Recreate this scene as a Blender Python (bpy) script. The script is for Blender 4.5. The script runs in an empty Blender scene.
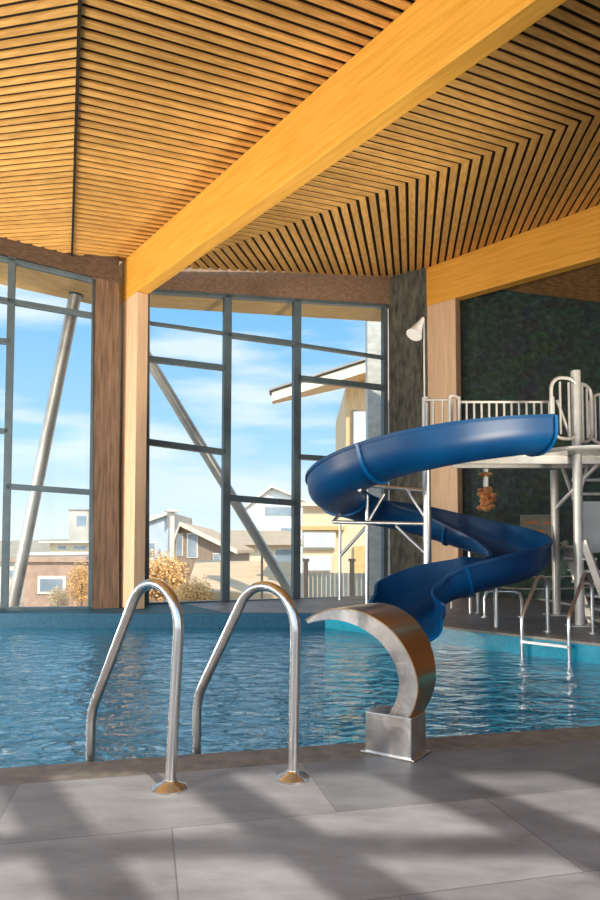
import bpy, math, random
from mathutils import Vector as V, Matrix
random.seed(4)
R = math.radians
COL = bpy.context.scene.collection
F = 650.0; PITCH = 0.05; H0 = 1.0
PY = 550 - F*math.tan(PITCH)
cp, sp = math.cos(PITCH), math.sin(PITCH)
EYE = V((0, 0, H0))

def ray(x, y):
    a, b, c = (x-300), F, (PY-y)
    Y = b*cp - c*sp; Z = b*sp + c*cp
    return V((a/Y, 1, Z/Y))
def at(x, y, D): return EYE + ray(x, y)*D
def onp(x, y, P, n):
    r = ray(x, y); return EYE + r*((P-EYE).dot(n)/r.dot(n))
def onv(x, y, A, B):
    d = V((B[0]-A[0], B[1]-A[1], 0)); return onp(x, y, V((A[0], A[1], 0)), V((d.y, -d.x, 0)))
def onz(x, y, z): return onp(x, y, V((0, 0, z)), V((0, 0, 1)))

# ------------------------------------------------------------------ meshes
class MB:
    def __init__(s): s.v = []; s.f = []
    def add(s, vs, fs):
        n = len(s.v); s.v += [V(q) for q in vs]; s.f += [tuple(i+n for i in f) for f in fs]; return s
    def prism(s, poly, vec):
        poly = [V(q) for q in poly]; vec = V(vec); n = len(poly)
        fs = [tuple(range(n)), tuple(reversed(range(n, 2*n)))]
        fs += [(i, i+n, (i+1) % n+n, (i+1) % n) for i in range(n)]
        return s.add(poly+[q+vec for q in poly], fs)
    def box(s, c, size, rz=0):
        x, y, z = [k/2 for k in size]; c = V(c); ca, sa = math.cos(rz), math.sin(rz)
        pts = [V((a*ca-b*sa, a*sa+b*ca, -z))+c for a, b in ((-x, -y), (x, -y), (x, y), (-x, y))]
        return s.prism(pts, (0, 0, 2*z))
    def bar(s, A, B, w, h, up=(0, 0, 1)):
        A, B = V(A), V(B); d = (B-A).normalized(); up = V(up)
        if abs(d.dot(up)) > .98: up = V((0, 1, 0))
        a = d.cross(up).normalized()*w/2; b = a.cross(d).normalized()*h/2
        return s.prism([A-a-b, A+a-b, A+a+b, A-a+b], B-A)
    def tube(s, pts, r, seg=12, cap=True):
        pts = [V(q) for q in pts]; n = len(pts); rs = r if isinstance(r, (list, tuple)) else [r]*n
        T = [(pts[min(i+1, n-1)]-pts[max(i-1, 0)]).normalized() for i in range(n)]
        u = T[0].cross(V((0, 0, 1)))
        if u.length < .05: u = T[0].cross(V((0, 1, 0)))
        u.normalize(); vs = []
        for i in range(n):
            u = (u-T[i]*u.dot(T[i])).normalized(); w = T[i].cross(u)
            for k in range(seg):
                a = 2*math.pi*k/seg; vs.append(pts[i]+(u*math.cos(a)+w*math.sin(a))*rs[i])
        fs = [(i*seg+k, i*seg+(k+1) % seg, (i+1)*seg+(k+1) % seg, (i+1)*seg+k) for i in range(n-1) for k in range(seg)]
        if cap: fs += [tuple(reversed(range(seg))), tuple((n-1)*seg+k for k in range(seg))]
        return s.add(vs, fs)
    def lathe(s, c, prof, seg=24):
        c = V(c); vs = []
        for r, z in prof:
            for k in range(seg):
                a = 2*math.pi*k/seg; vs.append(c+V((r*math.cos(a), r*math.sin(a), z)))
        n = len(prof)
        fs = [(i*seg+k, i*seg+(k+1) % seg, (i+1)*seg+(k+1) % seg, (i+1)*seg+k) for i in range(n-1) for k in range(seg)]
        fs += [tuple(reversed(range(seg))), tuple((n-1)*seg+k for k in range(seg))]
        return s.add(vs, fs)
    def build(s, name, mat, parent=None, smooth=False, bevel=0, base=None):
        if parent is not None:
            o0 = root_loc(parent)
        elif base is not None: o0 = V(base)
        else:
            xs = [q.x for q in s.v]; ys = [q.y for q in s.v]; zs = [q.z for q in s.v]
            o0 = V(((min(xs)+max(xs))/2, (min(ys)+max(ys))/2, min(zs)))
        me = bpy.data.meshes.new(name); me.from_pydata([q-o0 for q in s.v], [], s.f); me.validate(); me.update()
        me.materials.append(mat)
        import bmesh
        bm = bmesh.new(); bm.from_mesh(me); bmesh.ops.recalc_face_normals(bm, faces=bm.faces); bm.to_mesh(me); bm.free()
        if smooth:
            for p in me.polygons: p.use_smooth = True
            me.set_sharp_from_angle(angle=R(38))
        o = bpy.data.objects.new(name, me); COL.objects.link(o)
        if parent is not None: o.parent = parent
        else: o.location = o0
        if bevel:
            m = o.modifiers.new('bevel', 'BEVEL'); m.width = bevel; m.segments = 2; m.limit_method = 'ANGLE'
        return o
def root_loc(o):
    while o.parent: o = o.parent
    return V(o.location)
def tag(o, label=None, cat=None, group=None, kind=None):
    if label: o['label'] = label
    if cat: o['category'] = cat
    if group: o['group'] = group
    if kind: o['kind'] = kind
    return o
def thing(name, loc, label, cat, group=None):
    o = bpy.data.objects.new(name, None); COL.objects.link(o); o.location = loc; o.empty_display_size = .2
    return tag(o, label, cat, group)
def struct(o, label=None):
    return tag(o, label, None, None, 'structure')
def spline(P, n=8):
    P = [V(p) for p in P]; out = []
    Q = [P[0]*2-P[1]]+P+[P[-1]*2-P[-2]]
    for i in range(1, len(Q)-2):
        a, b, c, d = Q[i-1:i+3]
        for k in range(n):
            t = k/n
            out.append(.5*((2*b)+(c-a)*t+(2*a-5*b+4*c-d)*t*t+(3*b-a-3*c+d)*t**3))
    out.append(P[-1]); return out
def copy_tree(o, parent=None, loc=None):
    c = o.copy(); COL.objects.link(c)
    if parent is not None: c.parent = parent
    if loc is not None: c.location = loc
    for ch in [q for q in bpy.data.objects if q.parent == o]: copy_tree(ch, c)
    return c

# ------------------------------------------------------------------ materials
def newmat(name):
    m = bpy.data.materials.new(name); m.use_nodes = True
    nt = m.node_tree; b = nt.nodes['Principled BSDF']; return m, nt, b
def link(nt, a, b): nt.links.new(a, b)
def ramp(nt, stops):
    r = nt.nodes.new('ShaderNodeValToRGB'); e = r.color_ramp.elements
    e[0].position, e[0].color = stops[0][0], (*stops[0][1], 1); e[1].position, e[1].color = stops[-1][0], (*stops[-1][1], 1)
    for p, c in stops[1:-1]:
        q = e.new(p); q.color = (*c, 1)
    return r
def noise_mat(name, c1, c2, scale=5, stretch=(1, 1, 1), rot=(0, 0, 0), rough=.5, metal=0, bump=0, detail=6, spec=.5, c3=None, island=0):
    m, nt, b = newmat(name)
    tc = nt.nodes.new('ShaderNodeTexCoord'); mp = nt.nodes.new('ShaderNodeMapping')
    mp.inputs['Scale'].default_value = stretch
    vr = nt.nodes.new('ShaderNodeVectorRotate'); vr.rotation_type = 'EULER_XYZ'; vr.inputs['Rotation'].default_value = rot
    link(nt, tc.outputs['Object'], vr.inputs['Vector']); link(nt, vr.outputs[0], mp.inputs['Vector'])
    n = nt.nodes.new('ShaderNodeTexNoise'); n.inputs['Scale'].default_value = scale; n.inputs['Detail'].default_value = detail
    link(nt, mp.outputs[0], n.inputs['Vector'])
    st = [(.3, c1), (.7, c2)] if c3 is None else [(.3, c1), (.52, c2), (.72, c3)]
    rp = ramp(nt, st); link(nt, n.outputs['Fac'], rp.inputs['Fac'])
    out = rp.outputs['Color']
    if island:
        g = nt.nodes.new('ShaderNodeNewGeometry'); hs = nt.nodes.new('ShaderNodeHueSaturation')
        mr = nt.nodes.new('ShaderNodeMapRange'); mr.inputs['To Min'].default_value = 1-island; mr.inputs['To Max'].default_value = 1+island
        link(nt, g.outputs['Random Per Island'], mr.inputs['Value']); link(nt, mr.outputs[0], hs.inputs['Value'])
        link(nt, out, hs.inputs['Color']); out = hs.outputs['Color']
    link(nt, out, b.inputs['Base Color'])
    b.inputs['Roughness'].default_value = rough; b.inputs['Metallic'].default_value = metal
    b.inputs['Specular IOR Level'].default_value = spec
    if bump:
        bp = nt.nodes.new('ShaderNodeBump'); bp.inputs['Strength'].default_value = bump; bp.inputs['Distance'].default_value = .02
        link(nt, n.outputs['Fac'], bp.inputs['Height']); link(nt, bp.outputs[0], b.inputs['Normal'])
    return m
def wood(name, c1, c2, azim, rough=.5, scale=3, bump=.1, island=0, vert=False, spec=.3):
    st = (10, 10, .7) if vert else (.7, 10, 10)
    return noise_mat(name, c1, c2, scale, st, (0, 0, -azim), rough, 0, bump, 8, spec, island=island)
def steel(name, col=(.62, .62, .62), rough=.22, streak=0):
    return noise_mat(name, tuple(k*.9 for k in col), col, 12, (1, 1, 1), rough=rough, metal=1)

# ------------------------------------------------------------------ ceiling geometry
dF = ray(63, 550); dF = V((dF.x, 1, 0))
F0 = at(72, 255, 11.0)
dB = ray(1397, 400); dA = ray(-1800, 340)*-1
nB = dB.cross(dF).normalized(); nA = dA.cross(dF).normalized()
R0 = onp(168, 268, F0, nB); R1 = onp(600, 115, F0, nB)
dC = ray(412, 475); nC = (R1-R0).cross(dC).normalized()
for q in ('nA', 'nB', 'nC'):
    if globals()[q].z < 0: globals()[q].negate()
def zpl(x, y, P, n): return V((x, y, P.z-((x-P.x)*n.x+(y-P.y)*n.y)/n.z))
A0 = onp(0, 237, F0, nA)
C1 = onp(150, 270, R0, nC); C2 = onp(390, 277, R0, nC)
print('GEO', F0, A0, R0, R1, C1, C2)

azB = math.atan2(dB.y, dB.x); azA = math.atan2(dA.y, dA.x); azC = math.atan2(dC.y, dC.x)
CW1, CW2 = (.56, .29, .075), (.86, .50, .16)
M_slatA = wood('slat_wood_a', CW1, CW2, azA, .5, 3, .1, .12)
M_slatB = wood('slat_wood_b', CW1, CW2, azB, .5, 3, .1, .12)
M_slatC = wood('slat_wood_c', CW1, CW2, azC, .5, 3, .1, .14)
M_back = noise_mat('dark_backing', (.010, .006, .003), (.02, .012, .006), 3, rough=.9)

def clipline(P, d, poly, n):
    # poly: convex, P+t d clipped; all lie in one plane with normal n
    t0, t1 = -1e9, 1e9; c = sum(poly, V())/len(poly)
    for i in range(len(poly)):
        a, b = poly[i], poly[(i+1) % len(poly)]
        m = n.cross(b-a)
        if m.dot(c-a) < 0: m = -m
        den = m.dot(d); num = m.dot(a-P)
        if abs(den) < 1e-9:
            if num > 0: return None
            continue
        t = num/den
        if den > 0: t0 = max(t0, t)
        else: t1 = min(t1, t)
    return (t0, t1) if t1 > t0 else None
def slats(name, poly, n, d, anchor, step, mat, fill=.57, th=.025):
    d = d.normalized(); e = n.cross(d).normalized(); s = step.dot(e)
    mb = MB(); wd = abs(s)*fill
    for k in range(-90, 160):
        c = anchor+step*k; ends = []
        ok = True
        for o in (-wd/2, wd/2):
            P = c+e*o; r = clipline(P, d, poly, n)
            if r is None: ok = False; break
            ends.append((P+d*r[0], P+d*r[1]))
        if not ok: continue
        (a, b), (g, h) = ends
        mb.prism([a, b, h, g], n*th)
    o = struct(mb.build(name, mat, bevel=0))
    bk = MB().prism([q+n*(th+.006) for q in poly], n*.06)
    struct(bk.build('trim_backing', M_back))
    return o
sr = .166
rd = (R1-R0).normalized()
thBR = math.sqrt(1-rd.dot(dB.normalized())**2); pB = sr*thBR
fd = -dF.normalized(); thF = math.sqrt(1-fd.dot(dB.normalized())**2); sf = pB/thF
print('pitch', pB, sf)
Fn = F0+dF*(-(F0.y+2.6))
R2 = R0+rd*((9.6-R0.x)/rd.x)
wdir = (A0-F0).normalized(); Aw = F0+wdir*((-9.5-F0.x)/wdir.x)
zA = lambda x, y: zpl(x, y, F0, nA)
zB = lambda x, y: zpl(x, y, F0, nB)
zC = lambda x, y: zpl(x, y, R0, nC)
Al = zA(-9.5, Aw.y); 
slats('ceiling', [F0, Fn, zA(-9.5, -2.6), zA(-9.5, Aw.y)], nA, dA, F0, fd*sf, M_slatA)
slats('ceiling', [F0, R0, R2, zB(9.6, 4.8), zB(9.6, -2.6), Fn], nB, dB, F0, fd*sf, M_slatB)
kk = (F0-R0).dot(nB.cross(dB).normalized())/(rd*sr).dot(nB.cross(dB).normalized())
cw = (C2-R0); CE = R0+cw*1.17
slats('ceiling', [R0, zC(CE.x, CE.y), zC(9.6, 8.6), R2], nC, dC, R0+rd*sr*(kk % 1), rd*sr, M_slatC, .66)
fm = MB().bar(F0-V((0, 0, .0)), Fn, .035, .05).build('trim_fold', M_back); struct(fm)

# ------------------------------------------------------------------ beams and posts
M_glu = None
def glulam(name, az, vert=False, c1=(.70, .34, .045), c2=(.86, .45, .08)):
    return wood(name, c1, c2, az, .45, 2.2, .05, 0, vert, .35)
def beam(top1, top2px, low1px, low2px, ext, width, label, az=None):
    A = top1; B = onv(*top2px[:2], A, top2px[2])
    return None
P1 = onp(122, 262, F0, nB); P2 = onp(416, 0, F0, nB); P1 = P1+(P1-P2).normalized()*.14
def make_frame(P1, P2, lowa, lowb, ext, w, side_px, labels, ratio=1.0):
    h = V((P2.x-P1.x, P2.y-P1.y, 0)).normalized(); nrm = V((-h.y, h.x, 0))
    if nrm.x < 0: nrm = -nrm
    a = onv(*lowa, P1, P2); b = onv(*lowb, P1, P2)
    L1 = a+(b-a)*((P1-a).dot(h)/(b-a).dot(h))
    E = P1+(P2-P1)*ext; L2 = a+(b-a)*((E-a).dot(h)/(b-a).dot(h))
    az = math.atan2(h.y, h.x)
    mb = MB().prism([P1, E, L2, L1], nrm*w)
    bo = mb.build('wooden_beam', glulam('glulam_beam', az), bevel=.012); tag(bo, labels[0], 'beam')
    s = onv(side_px, 450, P1, P2); t = (s-P1).dot(h)
    lowt = a+(b-a)*((P1+h*t-a).dot(h)/(b-a).dot(h))
    c = V((P1.x, P1.y, 0)); e = nrm*.004
    mb = MB().prism([c+e, c+h*t+e, V((lowt.x, lowt.y, lowt.z-.002))+e, V((L1.x, L1.y, L1.z-.002))+e], nrm*(w-.008))
    po = mb.build('wooden_column', glulam('glulam_column', az, True, (.66, .45, .29), (.78, .57, .39)), bevel=.012); tag(po, labels[1], 'column')
    return h, nrm, L1, L2
h1, n1, L1, L2 = make_frame(P1, P2, (148, 283), (535, 0), 2.2, .22, 135,
    ('long honey-coloured laminated timber beam crossing the slatted ceiling over the pool', 'pale timber column beside the window, under the long ceiling beam'))
Q1 = onp(426, 268, R0, nC); Q2 = onp(600, 204, R0, nC)
h2, n2, K1, K2 = make_frame(Q1, Q2, (456.5, 297.5), (600, 257), 1.6, .24, 457,
    ('timber beam at upper right in front of the dark stone wall', 'timber column behind the blue slide, at the dark stone wall'))
print('beams', P1, P2, Q1, Q2, L1, K1)

# ------------------------------------------------------------------ floor, pool
M_deck, nt, b = newmat('deck_tiles')
tc = nt.nodes.new('ShaderNodeTexCoord'); vr = nt.nodes.new('ShaderNodeMapping'); AZ = math.atan(.235)
vr.inputs['Rotation'].default_value = (0, 0, -AZ)
DO = V((0, 3.36-.22, 0))    # origin of the tile grid
link(nt, tc.outputs['Object'], vr.inputs['Vector'])
br = nt.nodes.new('ShaderNodeTexBrick'); link(nt, vr.outputs[0], br.inputs['Vector'])
br.inputs['Scale'].default_value = 1; br.inputs['Brick Width'].default_value = 1.24; br.inputs['Row Height'].default_value = .62
br.inputs['Mortar Size'].default_value = .003; br.inputs['Mortar Smooth'].default_value = .3
br.inputs['Color1'].default_value = (.155, .17, .20, 1); br.inputs['Color2'].default_value = (.26, .275, .315, 1); br.inputs['Mortar'].default_value = (.12, .125, .14, 1)
br.inputs['Bias'].default_value = -.1
n1t = nt.nodes.new('ShaderNodeTexNoise'); n1t.inputs['Scale'].default_value = 3; n1t.inputs['Detail'].default_value = 10; n1t.inputs['Roughness'].default_value = .65
mp = nt.nodes.new('ShaderNodeMapping'); mp.inputs['Scale'].default_value = (1, 2.2, 1); mp.inputs['Rotation'].default_value = (0, 0, .5)
link(nt, tc.outputs['Object'], mp.inputs['Vector']); link(nt, mp.outputs[0], n1t.inputs['Vector'])
mx = nt.nodes.new('ShaderNodeMix'); mx.data_type = 'RGBA'; mx.blend_type = 'OVERLAY'; mx.inputs[0].default_value = .8
link(nt, br.outputs['Color'], mx.inputs[6]); rp = ramp(nt, [(.3, (.3, .29, .28)), (.7, (.68, .67, .66))]); link(nt, n1t.outputs['Fac'], rp.inputs['Fac']); link(nt, rp.outputs[0], mx.inputs[7])
link(nt, mx.outputs[2], b.inputs['Base Color'])
rr = nt.nodes.new('ShaderNodeMapRange'); rr.inputs['To Min'].default_value = .38; rr.inputs['To Max'].default_value = .62
link(nt, n1t.outputs['Fac'], rr.inputs['Value']); link(nt, rr.outputs[0], b.inputs['Roughness'])
bp = nt.nodes.new('ShaderNodeBump'); bp.inputs['Strength'].default_value = .25; bp.inputs['Distance'].default_value = .01
link(nt, n1t.outputs['Fac'], bp.inputs['Height']); link(nt, bp.outputs[0], b.inputs['Normal'])

def E(x): return 3.36+.235*x            # near pool edge
CR = V((5.286, 4.602, 0)); CL = V((.4, 10.3, 0))
XL = -9.5; YN = -2.2; XR = 9.5; YB = 16
en = V((math.sin(AZ), -math.cos(AZ), 0))   # outward from the near edge
cwid = .21
er = (CL-CR).normalized(); ern = V((-er.y, er.x, 0)); ern = ern if ern.x > 0 else -ern
def off(p, n, d): return V((p[0], p[1], 0))+n*d
nl = V((XL, E(XL), 0))
cn = off(nl, en, cwid); cr_n = V((CR.x+.2, CR.y-.16, 0))
crr = CR+ern*.24; clr = V((CL.x+.36, CL.y+.16, 0))
mb = MB()
T = V((0, 0, -.12))
mb.prism([(XL, YN, 0), (XR, YN, 0), (XR, CR.y-.2, 0), (CR.x+.3, CR.y-.2, 0), (cn.x, cn.y, 0)], T)
YW = F0.y+wdir.y/wdir.x*(XL-F0.x)      # where the window wall meets the left side
YF = YW-.36; KX = -4.9; 
wn2 = V((-(C2.y-C1.y), C2.x-C1.x, 0)).normalized()
def w2(x): return V((x, C1.y+(C2.y-C1.y)*(x-C1.x)/(C2.x-C1.x), 0))
mb.prism([(CR.x+.3, CR.y-.2, 0), (XR, CR.y-.2, 0), (XR, 11.9, 0), w2(C2.x)+V((.2, .3, 0)), w2(-2.2)+wn2*.2, (-1.2, CL.y+.16, 0), (CL.x+.31, CL.y+.16, 0)], T)
fl = mb.build('floor', M_deck, base=DO); struct(fl, 'grey stone tile pool deck')
M_cope = noise_mat('coping_stone', (.10, .095, .09), (.19, .175, .165), 14, rough=.6, bump=.2, detail=8)
M_cope2 = noise_mat('coping_stone_far', (.20, .19, .17), (.34, .32, .29), 10, rough=.5, bump=.1)
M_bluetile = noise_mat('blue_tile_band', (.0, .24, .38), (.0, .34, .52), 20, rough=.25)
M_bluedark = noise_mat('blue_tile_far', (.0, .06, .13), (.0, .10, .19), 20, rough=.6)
struct(MB().prism([nl, CR, cr_n+V((.1, -.04, 0)), cn], (0, 0, -.12)).build('trim_1', M_cope), 'dark stone coping along the near pool edge')
struct(MB().prism([CR, V((CR.x+.3, CR.y-.2, 0)), V((CL.x+.31, CL.y+.16, 0)), CL], (0, 0, -.12)).build('trim_2', M_cope2), 'pale coping below the slide tower')
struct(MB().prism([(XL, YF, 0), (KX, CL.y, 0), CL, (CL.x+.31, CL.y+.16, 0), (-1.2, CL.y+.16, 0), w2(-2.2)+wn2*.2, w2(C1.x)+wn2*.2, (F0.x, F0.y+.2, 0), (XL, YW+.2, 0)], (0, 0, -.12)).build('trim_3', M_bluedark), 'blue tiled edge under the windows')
pool = thing('swimming_pool', (-1, 7, -1.6), 'blue tiled indoor swimming pool basin in front of the window wall', 'swimming pool')
M_pool, nt, b = newmat('pool_tiles')
tc = nt.nodes.new('ShaderNodeTexCoord'); br = nt.nodes.new('ShaderNodeTexBrick'); link(nt, tc.outputs['Object'], br.inputs['Vector'])
br.offset = 0; br.inputs['Scale'].default_value = 1; br.inputs['Brick Width'].default_value = .12; br.inputs['Row Height'].default_value = .12; br.inputs['Mortar Size'].default_value = .004
br.inputs['Color1'].default_value = (.01, .24, .52, 1); br.inputs['Color2'].default_value = (.02, .32, .60, 1); br.inputs['Mortar'].default_value = (.2, .5, .65, 1)
link(nt, br.outputs['Color'], b.inputs['Base Color']); b.inputs['Roughness'].default_value = .4
zb = -1.6
loop = [V((XL, E(XL), 0)), V((CR.x, CR.y, 0)), V((CL.x, CL.y, 0)), V((KX, CL.y, 0)), V((XL, YF, 0))]
MB().prism([q+V((0, 0, zb-.1)) for q in loop], (0, 0, .1)).build('pool_floor', M_pool, pool)
def pwall(a, b, m, lift=0):
    d = (b-a).normalized(); n = V((d.y, -d.x, 0)); c = sum(loop, V())/5
    if n.dot(c-a) > 0: n = -n
    a2, b2 = a-d*.0, b
    return MB().prism([a2+V((0, 0, zb)), b2+V((0, 0, zb)), b2+V((0, 0, -.12)), a2+V((0, 0, -.12))], n*.1).build('pool_wall', m, pool), n
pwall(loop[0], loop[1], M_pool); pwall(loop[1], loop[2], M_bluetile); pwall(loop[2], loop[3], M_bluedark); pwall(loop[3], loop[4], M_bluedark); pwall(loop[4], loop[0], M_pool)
# face tiles of the band above the water on the far and right edges
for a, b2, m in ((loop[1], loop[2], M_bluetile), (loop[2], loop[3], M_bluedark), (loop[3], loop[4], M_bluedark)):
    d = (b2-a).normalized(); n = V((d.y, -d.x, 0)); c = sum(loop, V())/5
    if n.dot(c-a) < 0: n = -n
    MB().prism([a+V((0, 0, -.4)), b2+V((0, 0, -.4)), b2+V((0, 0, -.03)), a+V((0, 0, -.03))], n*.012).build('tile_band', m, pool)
# water
ZW = -.22
M_water = bpy.data.materials.new('pool_water'); M_water.use_nodes = True; nt = M_water.node_tree; nt.nodes.clear()
out = nt.nodes.new('ShaderNodeOutputMaterial'); tr = nt.nodes.new('ShaderNodeBsdfTransparent'); tr.inputs[0].default_value = (.34, .76, .98, 1)
gl = nt.nodes.new('ShaderNodeBsdfGlossy'); gl.inputs['Roughness'].default_value = .012; gl.inputs['Color'].default_value = (1, 1, 1, 1)
df = nt.nodes.new('ShaderNodeBsdfDiffuse'); df.inputs[0].default_value = (.012, .35, .70, 1)
m0 = nt.nodes.new('ShaderNodeMixShader'); m0.inputs[0].default_value = .5; link(nt, tr.outputs[0], m0.inputs[1]); link(nt, df.outputs[0], m0.inputs[2])
fr = nt.nodes.new('ShaderNodeFresnel'); fr.inputs[0].default_value = 1.8
mx = nt.nodes.new('ShaderNodeMixShader'); link(nt, fr.outputs[0], mx.inputs[0]); link(nt, m0.outputs[0], mx.inputs[1]); link(nt, gl.outputs[0], mx.inputs[2]); link(nt, mx.outputs[0], out.inputs[0])
tc = nt.nodes.new('ShaderNodeTexCoord'); mp = nt.nodes.new('ShaderNodeMapping'); mp.inputs['Scale'].default_value = (1, 1.5, 1); mp.inputs['Rotation'].default_value = (0, 0, .15)
link(nt, tc.outputs['Object'], mp.inputs[0])
na = nt.nodes.new('ShaderNodeTexNoise'); na.inputs['Scale'].default_value = 4.5; na.inputs['Detail'].default_value = 3; na.inputs['Distortion'].default_value = .8
nb = nt.nodes.new('ShaderNodeTexNoise'); nb.inputs['Scale'].default_value = 1.6; nb.inputs['Detail'].default_value = 2
link(nt, mp.outputs[0], na.inputs['Vector']); link(nt, mp.outputs[0], nb.inputs['Vector'])
ad = nt.nodes.new('ShaderNodeMath'); ad.operation = 'MULTIPLY_ADD'; ad.inputs[1].default_value = 1.2; link(nt, nb.outputs[0], ad.inputs[0]); link(nt, na.outputs[0], ad.inputs[2])
bp = nt.nodes.new('ShaderNodeBump'); bp.inputs['Strength'].default_value = .8; bp.inputs['Distance'].default_value = .052
link(nt, ad.outputs[0], bp.inputs['Height'])
for q in (gl, df, fr): link(nt, bp.outputs[0], q.inputs['Normal'])
w = MB().add([q+V((0, 0, ZW)) for q in loop], [(0, 1, 2, 3, 4)]).build('pool_water', M_water)
tag(w, 'rippled blue water filling the indoor swimming pool', 'water', kind='stuff')

# ------------------------------------------------------------------ window walls
M_clad = wood('brown_cladding', (.10, .062, .042), (.25, .16, .105), 0, .55, 2.5, .2, 0, True)
M_fascia = wood('brown_fascia', (.17, .11, .075), (.30, .20, .14), 0, .6, 3, .1, 0, False)
M_frame = noise_mat('window_frame_metal', (.07, .11, .14), (.10, .15, .18), 4, rough=.35)
M_glass = bpy.data.materials.new('window_glass'); M_glass.use_nodes = True; nt = M_glass.node_tree; nt.nodes.clear()
out = nt.nodes.new('ShaderNodeOutputMaterial'); tr = nt.nodes.new('ShaderNodeBsdfTransparent'); tr.inputs[0].default_value = (.95, .975, .98, 1)
gl = nt.nodes.new('ShaderNodeBsdfGlossy'); gl.inputs['Roughness'].default_value = .01
fr = nt.nodes.new('ShaderNodeFresnel'); fr.inputs[0].default_value = 1.25; mx = nt.nodes.new('ShaderNodeMixShader')
link(nt, fr.outputs[0], mx.inputs[0]); link(nt, tr.outputs[0], mx.inputs[1]); link(nt, gl.outputs[0], mx.inputs[2]); link(nt, mx.outputs[0], out.inputs[0])

W1a, W1b = V((A0.x, A0.y, 0)), V((F0.x, F0.y, 0))
W2a, W2b = V((C1.x, C1.y, 0)), V((C2.x, C2.y, 0))
def wq(pts, A, B, th, back):     # polygon of pixel points on the vertical plane A-B, thickness away from the viewer
    d = (B-A).normalized(); n = V((-d.y, d.x, 0)); n = n if n.y > 0 else -n
    P = [onv(x, y, A, B)+n*back for x, y in pts]
    return P, n*th
def wallpoly(mb, pts, A, B, th=.25, back=0, floor=None):
    P, v = wq(pts, A, B, th, back)
    if floor:
        for i in floor: P[i].z = 0
    mb.prism(P, v); return mb
# wall_left: fascia, right jamb, and the run beyond the frame
struct(wallpoly(MB(), [(-420, 95), (119, 251), (119, 283.5), (93, 277), (-420, 150)], W1a, W1b).build('trim_5', wood('dark_fascia', (.07, .045, .03), (.14, .09, .06), 0, .6, 3, .1)), 'dark fascia board over the left window')
struct(wallpoly(MB(), [(93, 276.8), (119, 283), (119, 620), (92.5, 620)], W1a, W1b, .25, 0, (2, 3)).build('wall_left', M_clad), 'dark brown clad wall between the two window groups')
struct(wallpoly(wallpoly(MB(), [(108, 255), (150, 255), (149, 620), (108, 620)], W2a, W2b, .25, 0, (2, 3)), [(148, 258), (396, 262), (396, 305), (148, 288.5)], W2a, W2b).build('wall_back', M_fascia), 'brown fascia over the tall windows')

def window(name, A, B, frame_segs, panes, label):
    w = tag(bpy.data.objects.new(name, None), label, kind='structure'); COL.objects.link(w)
    w.location = onv(*panes[0][3], A, B)*1; w.location.z = 0
    n = (B-A).normalized(); n = V((-n.y, n.x, 0)); n = n if n.y > 0 else -n
    for nm, a, b2, wd, fl2 in frame_segs:
        p, q = onv(*a, A, B), onv(*b2, A, B)
        if fl2: q.z = 0; 
        D = (p.y+q.y)/2; wm = wd/F*D
        MB().bar(p+n*.06, q+n*.06, wm, .12, up=n).build(nm, M_frame, w, bevel=.004)
    for k, pn in enumerate(panes):
        P = [onv(*c, A, B)+n*.06 for c in pn]
        MB().prism(P, n*.012).build('pane', M_glass, w)
    return w
# bars: up=n makes width measured across the view
def seg(nm, a, b2, wd, fl2=0): return (nm, a, b2, wd, fl2)
window('window_1', W1a, W1b, [
    seg('mullion', (12, 256), (4, 615), 7, 1), seg('frame', (94, 279), (90, 615), 4, 1), seg('frame', (-120, 228), (95, 280), 4),
    seg('transom', (-120, 278), (94, 315), 5), seg('transom', (6, 486), (90, 492), 5.5), seg('transom', (-120, 330), (11, 341), 5), seg('transom', (-120, 420), (8, 431), 5),
    seg('frame', (-120, 611), (92, 608.5), 4), seg('mullion', (-118, 228), (-122, 615), 7, 1)],
    [[(-118, 230), (93, 281), (92, 610), (-118, 612)]], 'leaning dark-framed tall window at the far left')
window('window_2', W2a, W2b, [
    seg('frame', (147.5, 289), (146, 610), 4, 1), seg('mullion', (228.5, 294), (226, 608), 8, 1), seg('mullion', (298, 299), (297, 604), 8, 1), seg('frame', (386, 304), (386, 600), 5, 1),
    seg('frame', (147, 290), (388, 305.5), 4),
    seg('transom', (148, 322), (228, 333), 2.5), seg('transom', (228, 334), (298, 343.5), 5), seg('transom', (298, 344), (387, 357.5), 3),
    seg('transom', (148, 358), (226, 367.5), 5.5), seg('transom', (298, 377.5), (387, 387.5), 5.5),
    seg('transom', (148, 441.5), (226, 452), 6), seg('transom', (228, 497.5), (297, 503), 6), seg('transom', (298, 456.5), (387, 462), 5),
    seg('frame', (146, 605), (386, 597.5), 4)],
    [[(148, 291), (227, 296), (227, 604), (148, 605)], [(229, 296), (297, 301), (297, 601), (229, 603)], [(299, 301), (386, 305), (386, 598), (299, 601)]],
    'tall window wall in the middle with three bays of unequal panes')

# dark stone wall at right
M_stone, nt, b = newmat('dark_green_stone')
tc = nt.nodes.new('ShaderNodeTexCoord'); vo = nt.nodes.new('ShaderNodeTexVoronoi'); vo.inputs['Scale'].default_value = 3.2
mp = nt.nodes.new('ShaderNodeMapping'); mp.inputs['Scale'].default_value = (1, 1, 1.5); link(nt, tc.outputs['Object'], mp.inputs[0]); link(nt, mp.outputs[0], vo.inputs['Vector'])
no = nt.nodes.new('ShaderNodeTexNoise'); no.inputs['Scale'].default_value = 9; no.inputs['Detail'].default_value = 9; link(nt, tc.outputs['Object'], no.inputs['Vector'])
rp = ramp(nt, [(.3, (.008, .024, .024)), (.55, (.018, .048, .045)), (.75, (.05, .095, .085))]); link(nt, no.outputs['Fac'], rp.inputs['Fac'])
mm = nt.nodes.new('ShaderNodeMix'); mm.data_type = 'RGBA'; mm.blend_type = 'MULTIPLY'; mm.inputs[0].default_value = .5
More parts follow.
